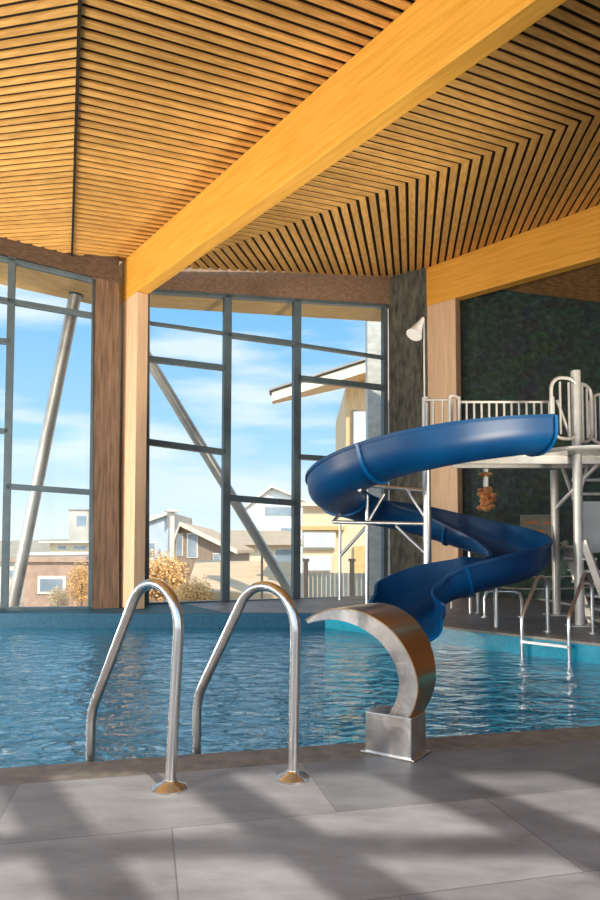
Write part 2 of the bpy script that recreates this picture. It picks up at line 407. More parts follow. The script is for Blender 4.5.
link(nt, rp.outputs[0], mm.inputs[6]); link(nt, vo.outputs['Color'], mm.inputs[7]); link(nt, mm.outputs[2], b.inputs['Base Color'])
b.inputs['Roughness'].default_value = .7
bp = nt.nodes.new('ShaderNodeBump'); bp.inputs['Strength'].default_value = .6; bp.inputs['Distance'].default_value = .05; link(nt, no.outputs['Fac'], bp.inputs['Height']); link(nt, bp.outputs[0], b.inputs['Normal'])
S0 = V((C2.x+.02, C2.y+.05, 0)); S1 = V((9.5, 11.6, 0))
dS = (S1-S0).normalized(); nS = V((-dS.y, dS.x, 0))
mb = MB(); mb.prism([S0, S1, S1+V((0, 0, 7.2)), S0+V((0, 0, 7.7))], nS*.3)
M_pier = noise_mat('grey_brown_stone', (.03, .036, .032), (.10, .105, .09), 4, (3, 3, .8), rough=.75, bump=.3, detail=9, c3=(.16, .16, .13))
struct(mb.build('wall_right', M_stone), 'dark mottled green stone wall behind the slide tower')
pier_a = onv(390, 450, S0, S1); pier_b = onv(429, 450, S0, S1)
struct(MB().prism([V((pier_a.x, pier_a.y, 0))-nS*.06, V((pier_b.x, pier_b.y, 0))-nS*.06, V((pier_b.x, pier_b.y, 7.5))-nS*.06, V((pier_a.x, pier_a.y, 7.5))-nS*.06], nS*.05).build('trim_4', M_pier), 'grey brown stone strip between window and timber column')
# dark plank ceiling right of the second beam
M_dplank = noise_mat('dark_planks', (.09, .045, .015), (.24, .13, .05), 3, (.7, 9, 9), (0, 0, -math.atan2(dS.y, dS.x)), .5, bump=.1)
wa = onv(470, 288, S0, S1); wb = onv(600, 305, S0, S1)
q1 = K1+n2*.13+V((0, 0, .04)); q2 = K2+n2*.13+V((0, 0, .04)); we = wa+(wb-wa)*1.9; ws = wa+(wb-wa)*-.1
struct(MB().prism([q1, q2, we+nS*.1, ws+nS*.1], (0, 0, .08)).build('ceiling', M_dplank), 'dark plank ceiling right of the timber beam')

# ------------------------------------------------------------------ stainless handrails
M_ss = steel('polished_steel', (.66, .65, .64), .24)
M_ssb = steel('brushed_steel', (.60, .60, .60), .30)
def handrail(base, water, top, lean, tilt, r, label, grp, mat, deep=-.95):
    base = V(base); w = V(water); d = V((w.x-base.x, w.y-base.y, 0)); L = d.length; d.normalize(); up = V((0, 0, 1)); ln = V((lean, 0, 0))
    t = thing('pool_handrail', base, label, 'handrail', grp)
    rad = L*.29; P = []
    P.append(base+V((0, 0, .0))); P.append(base+up*(top*.35)+ln*.4); P.append(base+up*(top-rad*1.05)+ln)
    c = base+ln+d*rad+up*(top-rad)
    n = 14
    for k in range(1, n+1):
        a = math.pi-k/n*R(152); P.append(c+d*(math.cos(a)*rad)+up*(math.sin(a)*rad))
    a = R(180-152); last = c+d*(math.cos(a)*rad)+up*(math.sin(a)*rad)
    P.append(last+(w-last)*.33); P.append(last+(w-last)*.66)
    g = (w-last).normalized()
    for k in range(6):
        s = k/5; dirv = g.lerp(-up, s); P.append(w-g*.05*(1-s)-up*.05*s*s*1.0)
    P.append(V((w.x, w.y, w.z-.2))); P.append(V((w.x, w.y, deep)))
    MB().tube(P, r, 20).build('tube', mat, t, True)
    MB().lathe(base, [(.0, .0), (r*3.1, 0), (r*3.15, .008), (r*2.6, .02), (r*1.5, .028), (r*1.1, .04), (0, .04)], 32).build('base_flange', mat, t, True)
    return t
b1 = onz(170, 789, 0); b2_ = onz(293, 779, 0)
def under(x, y, Dp): return at(x, y, Dp)
e1 = at(91, 713, E(-1.0)+.07); e2 = at(197, 698, E(-.52)+.08)
handrail(b1, e1, at(150, 584, 2.87).z, .03, 0, .0235, 'left of the two near steel handrails, curved down into the pool', None, M_ss)
handrail(b2_, e2, at(150, 587, 2.95).z, .01, 0, .0235, 'near steel handrail in the middle, just left of the steel water spout', None, M_ss)

# ------------------------------------------------------------------ water spout
M_sp = noise_mat('spout_steel', (.55, .55, .56), (.82, .82, .82), 7, rough=.2, metal=1, bump=.25, detail=3)
M_spg = noise_mat('spout_steel_reflection', (.50, .32, .15), (.72, .50, .28), 3, rough=.24, metal=1, bump=.03)  # plain steel; the room's brown reflection is put into the colour
SO = V((.475, 3.26, 0)); su = V((-.82, .57, 0)).normalized(); sw = V((.57, .82, 0)).normalized()
sp_t = thing('water_spout', SO, 'curved stainless steel water spout on the near pool edge', 'water spout')
# outer and inner curves (u, z, half width)
oc = [(-.10, .20, .085), (-.135, .27, .09), (-.155, .35, .10), (-.145, .44, .115), (-.11, .53, .135), (-.045, .615, .155), (.045, .675, .175), (.15, .705, .19), (.26, .702, .20), (.35, .672, .205), (.405, .64, .21)]
ic = [(.005, .20, .085), (-.035, .27, .09), (-.06, .35, .10), (-.055, .43, .115), (-.03, .50, .135), (.02, .565, .155), (.09, .615, .175), (.17, .645, .19), (.26, .655, .20), (.34, .645, .205), (.395, .627, .21)]
O = spline([V(q) for q in oc], 5); I = spline([V(q) for q in ic], 5)
vs = []; fs = []
wc = .015
for a, c in zip(O, I):
    for (u, z, hw), sgn in ((a, -1), (a, 1), (c, 1), (c, -1)):
        vs.append(SO+su*u+sw*(wc+sgn*hw)+V((0, 0, z)))
n = len(O)
# strap (outer and inner skins) and the two side cheeks as one body with the reflection-tinted outer skin as its own part
body = MB(); fs = []
for i in range(n-1):
    k = i*4; j = k+4
    fs += [(k, j, j+3, k+3), (k+1, k+2, j+2, j+1), (k+2, k+3, j+3, j+2)]
fs += [(0, 3, 2, 1), ((n-1)*4, (n-1)*4+1, (n-1)*4+2, (n-1)*4+3)]
fs += [(i*4, i*4+1, i*4+5, i*4+4) for i in range(n-1)]
body.add(vs, fs).build('spout_body', M_sp, sp_t, True)
skin = MB(); vs2 = []
for i, a in enumerate(O):
    j0, j1 = O[max(i-1, 0)], O[min(i+1, n-1)]
    nn = V((j1[1]-j0[1], -(j1[0]-j0[0]))).normalized()*-1
    if nn.dot(V((a[0]-I[i][0], a[1]-I[i][1]))) < 0: nn = -nn
    for e_ in (.0015, .006):
        for sgn in (-1, 1):
            vs2.append(SO+su*(a[0]+nn[0]*e_)+sw*(wc+sgn*(a[2]+.002))+V((0, 0, a[1]+nn[1]*e_)))
fs2 = []
for i in range(n-1):
    k = i*4; j = k+4; fs2 += [(k+2, k+3, j+3, j+2), (k, k+2, j+2, j), (k+1, j+1, j+3, k+3), (k, j, j+1, k+1)]
fs2 += [(0, 1, 3, 2), ((n-1)*4, (n-1)*4+2, (n-1)*4+3, (n-1)*4+1)]
tag(skin.add(vs2, fs2).build('outer_skin', M_spg, sp_t, True), 'steel outer curve with a brown reflection in its colour')
def ub(u, w_, z): return SO+su*u+sw*(wc+w_)+V((0, 0, z))
MB().prism([ub(-.115, -.085, 0), ub(.135, -.085, 0), ub(.135, .085, 0), ub(-.115, .085, 0)], (0, 0, .2)).build('pedestal', M_sp, sp_t, bevel=.006)
MB().prism([ub(-.135, -.10, 0), ub(.155, -.10, 0), ub(.155, .10, 0), ub(-.135, .10, 0)], (0, 0, .008)).build('base_plate', M_ssb, sp_t, bevel=.002)

# ------------------------------------------------------------------ slide
M_blue = noise_mat('slide_blue', (.0, .036, .125), (.0, .062, .19), 2, rough=.42, spec=.35)
M_blue_in = noise_mat('slide_blue_flange', (.0, .08, .25), (.0, .11, .30), 3, rough=.3)
M_alu = steel('pale_aluminium', (.70, .70, .70), .38)
M_white = noise_mat('painted_pale_metal', (.50, .49, .47), (.62, .61, .58), 8, rough=.35, metal=.35)
#        X     Y     z    hL   hR
SL = [(3.02, 8.22, 2.24, .40, .38), (2.45, 8.05, 2.16, .42, .38), (1.8, 7.98, 2.05, .44, .36), (1.15, 8.12, 1.91, .44, .34), (.68, 8.55, 1.77, .41, .32),
      (.50, 9.2, 1.64, .40, .30), (.64, 9.9, 1.55, .40, .30), (1.15, 10.45, 1.43, .44, .30), (1.85, 10.62, 1.28, .50, .30), (2.5, 10.4, 1.06, .50, .28),
      (2.98, 9.9, .86, .50, .26), (3.10, 9.25, .70, .48, .26), (2.86, 8.68, .60, .44, .28), (2.36, 8.40, .50, .40, .40), (1.86, 8.40, .33, .34, .50),
      (1.5, 8.28, .12, .34, .55), (1.34, 7.95, -.10, .34, .55)]
xyz = spline([V(q[:3]) for q in SL], 8); hh = spline([V((q[3], q[4], 0)) for q in SL], 8)
NS = len(xyz); HW = .37
def section(i, grow=0.0):
    T = (xyz[min(i+1, NS-1)]-xyz[max(i-1, 0)]).normalized()
    side = T.cross(V((0, 0, 1))).normalized()      # right-hand side of travel
    up = side.cross(T).normalized()
    hL, hR = hh[i].x, hh[i].y
    ins = []; m = 14
    for k in range(m+1):
        a = math.pi*(k/m)           # from left (pi) ... to right
        s = -math.cos(a)*HW; u = (1-math.sin(a))*.27
        ins.append((s, u))
    prof = [(-HW-.02, hL)] + [(q[0], q[1]) for q in ins] + [(HW+.02, hR)]
    return xyz[i], side, up, prof
def sweep(idx, t0, t1, lip):
    vs = []; rows = []
    for i in idx:
        c, side, up, prof = section(i); ring = []
        outp = []
        for j, (s, u) in enumerate(prof):
            j0, j1 = prof[max(j-1, 0)], prof[min(j+1, len(prof)-1)]
            tt = V((j1[0]-j0[0], j1[1]-j0[1])).normalized(); nn = V((tt[1], -tt[0]))
            outp.append((s+nn[0]*t1, u+nn[1]*t1))
        inn = []
        for j, (s, u) in enumerate(prof):
            j0, j1 = prof[max(j-1, 0)], prof[min(j+1, len(prof)-1)]
            tt = V((j1[0]-j0[0], j1[1]-j0[1])).normalized(); nn = V((tt[1], -tt[0]))
            inn.append((s+nn[0]*t0, u+nn[1]*t0))
        if lip:
            l = lip; a, b_ = inn[0], inn[-1]
            outp = [(a[0]-l, a[1]+.012), (a[0]-l, a[1]-.03)]+outp+[(b_[0]+l, b_[1]-.03), (b_[0]+l, b_[1]+.012)]
            inn[0] = (a[0], a[1]+.012); inn[-1] = (b_[0], b_[1]+.012)
        loop_ = inn+outp[::-1]
        rows.append([c+side*s+up*u for s, u in loop_])
    k = len(rows[0]); vs = [p for r_ in rows for p in r_]
    fs = [(i*k+j, i*k+(j+1) % k, (i+1)*k+(j+1) % k, (i+1)*k+j) for i in range(len(rows)-1) for j in range(k)]
    fs += [tuple(reversed(range(k))), tuple((len(rows)-1)*k+j for j in range(k))]
    return MB().add(vs, fs)
slide = thing('water_slide', (1.8, 9.3, 0), 'blue spiral water slide winding down to the pool', 'water slide')
joints = [0, 26, 48, 70, 86, 107, NS-1]
for a, b_ in zip(joints[:-1], joints[1:]):
    sweep(range(a, b_+1), 0, .018, .035).build('flume_section', M_blue, slide, True)
for j in joints:
    i0, i1 = max(j-1, 0), min(j+1, NS-1)
    c = xyz[j]
    # thin flange ring around the outside of the joint
    saved = (xyz[i0].copy(), xyz[i1].copy())
    T = (xyz[i1]-xyz[i0]).normalized()
    cc, side, up, prof = section(j); rows = []
    for dt in (-.02, .02):
        ring = []
        for t in (.017, .05):
            r_ = []
            for q, (s, u) in enumerate(prof):
                j0, j1 = prof[max(q-1, 0)], prof[min(q+1, len(prof)-1)]
                tt = V((j1[0]-j0[0], j1[1]-j0[1])).normalized(); nn = V((tt[1], -tt[0]))
                r_.append(cc+T*dt+side*(s+nn[0]*t)+up*(u+nn[1]*t))
            ring += r_ if t < .03 else r_[::-1]
        rows.append(ring)
    k = len(rows[0]); vs = rows[0]+rows[1]
    fs = [(q, (q+1) % k, (q+1) % k+k, q+k) for q in range(k)]+[tuple(reversed(range(k))), tuple(range(k, 2*k))]
    MB().add(vs, fs).build('flange', M_blue_in, slide, True)
# central post and arms that carry the flume
cpx, cpy = 1.82, 9.3
MB().tube([(cpx, cpy, 0), (cpx, cpy, 3.2)], .058, 20).build('centre_post', M_alu, slide, True)
MB().lathe((cpx, cpy, 0), [(0, 0), (.15, 0), (.15, .015), (0, .015)], 24).build('base_plate', M_alu, slide)
def arm(a, b_, r=.028): MB().tube([a, b_], r, 12).build('support_arm', M_alu, slide, True)
def on_slide(i): return xyz[i]-V((0, 0, .02))
arm((cpx, cpy, at(425, 491, cpy).z), at(373, 486, 9.5)); 
arm((cpx, cpy, at(425, 524, cpy).z), at(333, 522, 9.75))
arm(at(407, 490, 9.35), (cpx, cpy, at(425, 521, cpy).z), .022)
arm(at(396, 526, 9.4), (cpx, cpy, at(425, 556, cpy).z), .024)
MB().tube([at(367, 481, 9.75), V((at(367, 481, 9.75).x, 9.75+.6, 0))*0+V((at(367, 600, 10.35).x*9.75/10.35, 9.75, 0)) if 0 else V((at(367, 600, 9.75).x, 9.75, -.3))], .03, 14).build('support_post', M_alu, slide, True)
arm(at(367, 524, 9.75), at(384, 494, 9.75), .026); arm(at(340, 556, 9.75), at(367, 526, 9.75), .024)
arm(at(340, 524, 9.75), at(340, 600, 9.75), .02)
arm(at(333, 522, 9.75), on_slide(47), .025); arm(at(373, 486, 9.5), on_slide(30), .025)
arm((cpx, cpy, 1.15), on_slide(66), .03); arm((cpx, cpy, .55), on_slide(100), .03)
MB().tube([(2.55, 8.5, 0), (2.55, 8.5, .53)], .03, 12).build('support_post', M_alu, slide, True)
MB().tube([(2.7, 9.35+1.0, 0), (2.7, 10.35, 1.0)], .03, 12).build('support_post', M_alu, slide, True)

# ------------------------------------------------------------------ slide tower
tower = thing('slide_tower', (3.9, 9.1, 0), 'pale metal platform tower with railings and stair at the top of the blue slide', 'platform')
zp = 2.29
xa = 2.15; ya, yb = 8.72, 9.17
def tb(nm, pts, r, seg=12, mat=M_white, par=None): return MB().tube(pts, r, seg).build(nm, mat, par or tower, True)
# walkway
MB().prism([(xa, ya, zp-.03), (5.2, ya, zp-.03), (5.2, yb, zp-.03), (xa, yb, zp-.03)], (0, 0, .03)).build('walkway', M_alu, tower)
MB().bar((xa, ya, zp-.08), (5.2, ya, zp-.08), .05, .1).build('side_beam', M_white, tower)
MB().bar((xa, yb, zp-.08), (5.2, yb, zp-.08), .05, .1).build('side_beam', M_white, tower)
# round landing at the top of the stair
MB().lathe((3.78, 8.75, zp-.02), [(0, 0), (.62, 0), (.64, .02), (.64, .05), (0, .05)], 40).build('landing', M_white, tower, True)
# thick front post, and the others
fp = onz(580, 626, 0); ft = at(575.5, 371, fp.y)
MB().tube([fp, V((ft.x, ft.y, ft.z))], .062, 20).build('post', M_white, tower, True)
MB().box(fp+V((0, 0, .008)), (.3, .26, .016)).build('foot_plate', M_white, tower)
p2 = onz(557, 615, 0); p2t = at(554, 463, p2.y)
MB().tube([p2, V((p2t.x, p2t.y, zp-.05))], .06, 20).build('post', M_white, tower, True)
MB().box(p2+V((0, 0, .008)), (.34, .3, .016)).build('foot_plate', M_white, tower)
MB().tube([(4.35, 8.9, 0), (4.35, 8.9, 3.1)], .05, 16).build('post', M_white, tower, True)
MB().tube([(4.9, 9.9, 0), (4.9, 9.9, zp)], .05, 16).build('post', M_white, tower, True)
# braces below the platform
tb('brace', [at(556, 508, 9.4), at(600, 462, 8.8)], .03); tb('brace', [at(562, 466, 9.6), at(574, 500, 9.2)], .025)
tb('brace', [at(572, 480, 9.0), at(612, 480, 9.0)], .022); tb('brace', [at(572, 494, 9.0), at(612, 494, 9.0)], .022); tb('brace', [at(588, 464, 9.0), at(578, 500, 9.0)], .022)
# back railing
zr = at(500, 402, yb).z
def railing(A, B, zt, zbm, npost, r=.016, label=None):
    A, B = V(A), V(B); d = B-A
    rl = MB()
    o = MB().tube([V((A.x, A.y, zt)), V((B.x, B.y, zt))], .02, 10).build('railing', M_white, tower, True)
    MB().tube([V((A.x, A.y, zbm)), V((B.x, B.y, zbm))], .016, 10).build('lower_rail', M_white, o, True)
    for k in range(npost+1):
        p = A+d*(k/npost); MB().tube([V((p.x, p.y, zbm)), V((p.x, p.y, zt))], r, 8).build('baluster', M_white, o, True)
    return o
ra = at(459, 402, yb); rb = at(549, 402, yb)
railing((ra.x, yb, 0), (rb.x, yb, 0), zr, zp, 12)
rc = at(424, 400, yb); rdd = at(452, 400, yb)
railing((rc.x, yb, 0), (rdd.x, yb, 0), at(430, 400, yb).z, zp, 3)
for px in (450, 459):
    q = at(px, 400, yb-.02); tb('rail_post', [(q.x, yb-.02, zp), (q.x, yb-.02, at(px, 397, yb).z)], .024)
qa, qb = at(450, 396, yb-.02), at(459, 399, yb-.02); tb('rail_post', [qa, (qa+qb)/2+V((0, 0, .03)), qb], .024)
# looped guard panels at the slide entrance
def guard(cx, cy, ux, uy, w_, zb_, zt_, nb, rad=.16):
    u = V((ux, uy, 0)).normalized(); c = V((cx, cy, 0)); P = []
    for (sx, sz, a0) in ((1, 1, 0), (-1, 1, 90), (-1, -1, 180), (1, -1, 270)):
        for k in range(6):
            a = R(a0+k*18); P.append(c+u*((w_/2-rad)*sx+rad*math.cos(a))+V((0, 0, (zt_-rad if sz > 0 else zb_+rad)+rad*math.sin(a))))
    P.append(P[0]); g = MB().tube(P, .024, 10, False).build('guard_panel', M_white, tower, True)
    for k in range(1, nb+1):
        s = (k/(nb+1)-.5)*w_; dz = rad*.35 if k in (1, nb) else 0
        MB().tube([c+u*s+V((0, 0, zb_+dz)), c+u*s+V((0, 0, zt_-dz))], .016, 8).build('guard_bar', M_white, g, True)
zt_, zb_ = at(565, 377, 8.5).z, at(565, 438, 8.5).z
g1 = at(563, 400, 8.55); guard(g1.x+.02, 8.55, 1, .25, .40, zb_, zt_, 2)
g2 = at(584, 400, 8.75); guard(g2.x+.0, 8.8, 1, .5, .36, zb_, zt_-.02, 3)
g3 = at(602, 402, 8.9); guard(g3.x, 8.95, 1, .0, .30, zb_, zt_-.12, 3)
q = at(552, 410, 8.6); MB().bar((q.x, 8.6, at(552, 423, 8.6).z), (q.x, 8.6, at(552, 397, 8.6).z), .05, .07).build('gate_post', M_white, tower, bevel=.01)
tb('guard_brace', [at(557, 400, 8.6), at(570, 437, 8.6)], .02)
# stair going down to the right
st0 = at(583, 512, 8.6); st1 = V((at(607, 610, 8.3).x, 8.3, 0))
for dy in (0, .65):
    a = V((st0.x, st0.y+dy, 1.12)); b_ = V((st1.x+.1, st1.y+dy, 0)); MB().bar(a, b_, .05, .09).build('stringer', M_white, tower)
for k in range(7):
    t = (k+.5)/7; p = V((st0.x, st0.y, 1.12)).lerp(V((st1.x+.1, st1.y, 0)), t)
    MB().box(p+V((.0, .325, 0)), (.2, .6, .03)).build('tread', M_white, tower)
MB().box(at(590, 527, 8.9), (.44, .03, .70)).build('stair_panel', noise_mat('stair_panel_grey', (.36, .37, .37), (.46, .47, .47), 3, rough=.4, metal=.3), tower)
# underside sprinkler-like lamp under the walkway
# signs and lamps
sgn = thing('notice_board', at(538, 545, 12.3), 'small grey notice board with orange lettering on the dark stone wall', 'sign')
c = onv(538, 529, S0, S1)-nS*.1; sgn.location = c
Mg = noise_mat('sign_grey', (.10, .115, .10), (.15, .165, .145), 6, rough=.6); Mo = noise_mat('sign_orange', (.42, .13, .04), (.5, .17, .06), 6, rough=.6)
hw, hz = .34, .29
MB().prism([c-dS*hw-V((0, 0, hz)), c+dS*hw-V((0, 0, hz)), c+dS*hw+V((0, 0, hz)), c-dS*hw+V((0, 0, hz))], nS*.03).build('panel', Mg, sgn)
for (ox, oz, ln_) in ((-.13, .13, .26), (.17, .12, .14), (-.06, -.05, .3), (.12, -.16, .22), (-.15, -.17, .12)):
    m_ = MB(); x = -ln_/2
    while x < ln_/2:
        wl = random.uniform(.02, .045); p = c+dS*(ox+x)+V((0, 0, oz))-nS*.012
        m_.prism([p-V((0, 0, .028)), p+dS*wl-V((0, 0, .028)), p+dS*wl+V((0, 0, .022)), p+V((0, 0, random.uniform(.02, .035)))], nS*.01); x += wl+.014
    m_.build('lettering', Mo, sgn)
lp = thing('hanging_lamp', at(486, 500, 10.6), 'copper and white hanging lamp below the slide walkway beside the timber column', 'lamp')
LL = at(486, 500, 9.15); lp.location = V((LL.x, LL.y, at(486, 512, 9.15).z))
Mc = noise_mat('copper', (.45, .20, .08), (.75, .40, .18), 9, rough=.35, metal=.6); Mw = noise_mat('lamp_white', (.6, .6, .58), (.75, .74, .7), 5, rough=.4)
zt2 = zp-.20
MB().lathe((LL.x, LL.y, zt2-.06), [(0, .06), (.085, .06), (.10, .03), (.06, 0), (0, 0)][::-1], 24).build('ceiling_cup', Mc, lp, True)
z1, z0 = at(486, 469, 9.15).z, at(486, 487, 9.15).z
MB().lathe((LL.x, LL.y, z0), [(0, 0), (.035, 0), (.035, z1-z0), (0, z1-z0)], 20).build('lamp_tube', Mw, lp, True)
for k in range(16):
    a = k*2.4; rr_ = .03+.035*(k % 3); z = at(486, 489+k*1.35, 9.15).z; cen = V((LL.x+rr_*math.cos(a), LL.y+rr_*math.sin(a)*.7, z))
    MB().lathe(cen, [(0, -.035), (.04, -.03), (.068, 0), (.05, .03), (0, .036)], 12).build('copper_petal', Mc, lp, True)
# white cone by the column
cl = at(414, 323, 9.3); 
cone = thing('cone_loudspeaker', at(417, 333, 9.3), 'white cone on a thin rod above the slide, beside the timber column', 'loudspeaker')
ztop = at(422, 313, 9.28); 
MB().tube([(cpx-.02, cpy, 3.2), (cpx-.02, cpy, at(421, 318, 9.3).z)], .012, 8).build('rod', M_white, cone, True)
tip, mouth = at(423, 318, 9.3), at(414, 335, 9.2)
dd = (mouth-tip); MB().tube([tip, tip+dd*.3, tip+dd*.8, mouth], [.02, .04, .09, .12], 20).build('cone', noise_mat('cone_white', (.62, .62, .62), (.72, .72, .72), 4, rough=.5), cone, True)

# ------------------------------------------------------------------ far pool ladder and rails
M_rl = steel('ladder_steel', (.74, .74, .74), .28)
f1 = onz(548, 632, 0); f2 = onz(593, 634, 0)
g1_ = at(522, 617, 7.35+.0); g2_ = at(569, 617, 7.0)
def proj_edge(p): # keep the foot of the rail just inside the basin
    t = (V((p.x, p.y, 0))-CR).dot(er); return CR+er*t-ern*.10
lad = thing('pool_ladder', V((g1_.x, g1_.y, 0)), 'steel pool ladder with two arched handrails at the pool edge below the tower', 'ladder')
for bs, px, tp in ((f1, 522, 577), (f2, 569, 574)):
    # intersect the vertical plane of the pixel column with the inside edge line
    e0 = CR-ern*.08; r0 = ray(px, 630); rdir = V((r0.x, 1, 0)); den = rdir.x*er.y-rdir.y*er.x; tt = (e0.x*er.y-e0.y*er.x)/den
    w_ = rdir*tt; w_ = V((w_.x, w_.y, at(px, 617, w_.y).z)); top = at(px+15, tp, (bs.y+w_.y)/2).z
    d = V((w_.x-bs.x, w_.y-bs.y, 0)); L = d.length; d.normalize(); rad = L*.25; up = V((0, 0, 1))
    P = [bs, bs+up*(top-rad)*.5, bs+up*(top-rad)]
    c_ = bs+d*rad+up*(top-rad)
    for k in range(1, 11):
        a = math.pi-k/10*R(150); P.append(c_+d*(math.cos(a)*rad)+up*(math.sin(a)*rad))
    lst = P[-1]; P += [lst.lerp(w_, .5), lst.lerp(w_, .93), w_-up*.03, w_-up*.2, V((w_.x, w_.y, -.9))]
    MB().tube(P, .022, 14).build('handrail', M_rl, lad, True)
    MB().lathe(bs, [(0, 0), (.06, 0), (.06, .015), (0, .02)], 20).build('base_flange', M_rl, lad)
    if px == 522: lw1 = w_
    else: lw2 = w_
for z in (-.06, -.34, -.62):
    MB().bar(V((lw1.x, lw1.y, z)), V((lw2.x, lw2.y, z)), .09, .03).build('tread', M_rl, lad)
ur = thing('grab_rail', onz(486, 617, 0), 'low steel inverted U rail on the far deck under the end of the slide', 'handrail')
a, b_ = onz(485, 617, 0), onz(522, 617, 0); zt3 = at(500, 591, a.y).z
P = [a, a+V((0, 0, zt3-.1)), a+V((.03, 0, zt3-.02)), a+V((.1, 0, zt3)), b_+V((-.12, 0, zt3-.01)), b_+V((-.03, 0, zt3-.04)), b_+V((0, 0, zt3-.14)), b_]
MB().tube(P, .026, 14).build('tube', M_rl, ur, True)
for q in (a, b_): MB().lathe(q, [(0, 0), (.07, 0), (.07, .012), (0, .016)], 20).build('base_flange', M_rl, ur)
bo = onz(478, 613, 0); bl = thing('deck_bollard', bo, 'short steel post on the far deck left of the U rail', 'post')
MB().tube([bo, bo+V((0, 0, .36))], .028, 14).build('post', M_rl, bl, True); MB().lathe(bo, [(0, 0), (.07, 0), (.07, .012), (0, .016)], 20).build('base_flange', M_rl, bl)
rp_ = thing('rope_barrier', onz(560, 606, 0), 'thin drooping rope line in front of the dark stone wall', 'rope')
for zz in (.62, .42):
    a = V((2.6, 11.2, zz)); b_ = V((5.6, 10.6, zz+.06)); P = [a.lerp(b_, k/12)-V((0, 0, .10*math.sin(math.pi*k/12))) for k in range(13)]
    MB().tube(P, .012, 6).build('rope', M_white, rp_, True)
for x, y in ((2.6, 11.2), (5.6, 10.6)): MB().tube([(x, y, 0), (x, y, .72)], .025, 12).build('rope_post', M_white, rp_, True)

exec_outside = True
# ------------------------------------------------------------------ outside
M_soff = wood('soffit_wood', (.62, .36, .14), (.80, .52, .24), azB, .5, 2, .05, .05)
def soffit(pts, th, label):
    o = MB().prism(pts, (0, 0, th)).build('roof_overhang', M_soff); return struct(o, label)
def up_(p, z): return V((p.x, p.y, z))
def backn(A, B):
    d = (B-A).normalized(); n = V((-d.y, d.x, 0)); return n if n.y > 0 else -n
bn1, bn2 = backn(W1a, W1b), backn(W2a, W2b)
i0 = onv(-120, 226, W1a, W1b)+bn1*.2; i1 = onv(95, 277, W1a, W1b)+bn1*.2
o1 = onp(-120, 258, i0, V((0, 0, 1))); o2_ = onp(95, 305, i1, V((0, 0, 1)))
soffit([i0, i1, o2_, o1], .25, 'timber soffit outside above the left window')
j0 = onv(100, 286, W2a, W2b)+bn2*.2; j1 = onv(392, 304, W2a, W2b)+bn2*.2
o3 = onp(148, 303, j0, V((0, 0, 1))); o4 = at(388, 305, j1.y+1.0); o3 = V((o3.x-.7, o3.y+.1, j0.z)); o4.z = j1.z
soffit([j0, j1, o4, o3], .25, 'timber soffit outside above the middle windows')
M_strut = noise_mat('strut_paint', (.55, .52, .48), (.68, .64, .60), 3, rough=.35, metal=.5)
s1 = thing('steel_strut', at(10, 640, 12.3), 'slanting round steel strut outside the left window', 'strut')
MB().tube([at(76, 292, 12.0), at(60, 370, 12.2), at(8, 630, 12.9)], .115, 24).build('pipe', M_strut, s1, True)
MB().lathe(at(76, 296, 12.0), [(0, 0), (.13, 0), (.13, .08), (0, .08)], 24).build('head_bracket', M_frame, s1)
s2 = thing('steel_strut', at(292, 600, 14.5), 'slanting round steel strut outside the middle windows', 'strut')
MB().tube([at(140, 345, 13.4), at(290, 592, 15.2), at(300, 608, 15.3)], .115, 24).build('pipe', M_strut, s2, True)
MB().lathe(at(140, 345, 13.4)-V((0, 0, .1)), [(0, 0), (.13, 0), (.13, .08), (0, .08)], 24).build('head_bracket', M_frame, s2)

# terrain
M_ground = noise_mat('dry_ground', (.26, .18, .12), (.42, .32, .22), .15, rough=.9, detail=8, c3=(.40, .38, .26))
gv = []; gf = []; NX, NY = 60, 50
def gz(x, y):
    d = max(0, y-14); z = -1.2-min(d, 60)*.045
    if y > 130: z += min((y-130)/600, 1)*26*(.55+.45*math.sin(x*.006+1.3)+.25*math.sin(x*.017))
    return z
for j in range(NY+1):
    y = 10.9+(j/NY)**2.3*1500
    for i in range(NX+1):
        x = (i/NX*2-1)*(30+y*.9); gv.append(V((x, y, gz(x, y)-(0 if j else 0))))
for j in range(NY):
    for i in range(NX):
        a = j*(NX+1)+i; gf.append((a, a+1, a+NX+2, a+NX+1))
g = MB().add(gv, gf).build('ground', M_ground, smooth=True, base=(0, 14, -1.2)); struct(g, 'dry hillside and town ground outside')

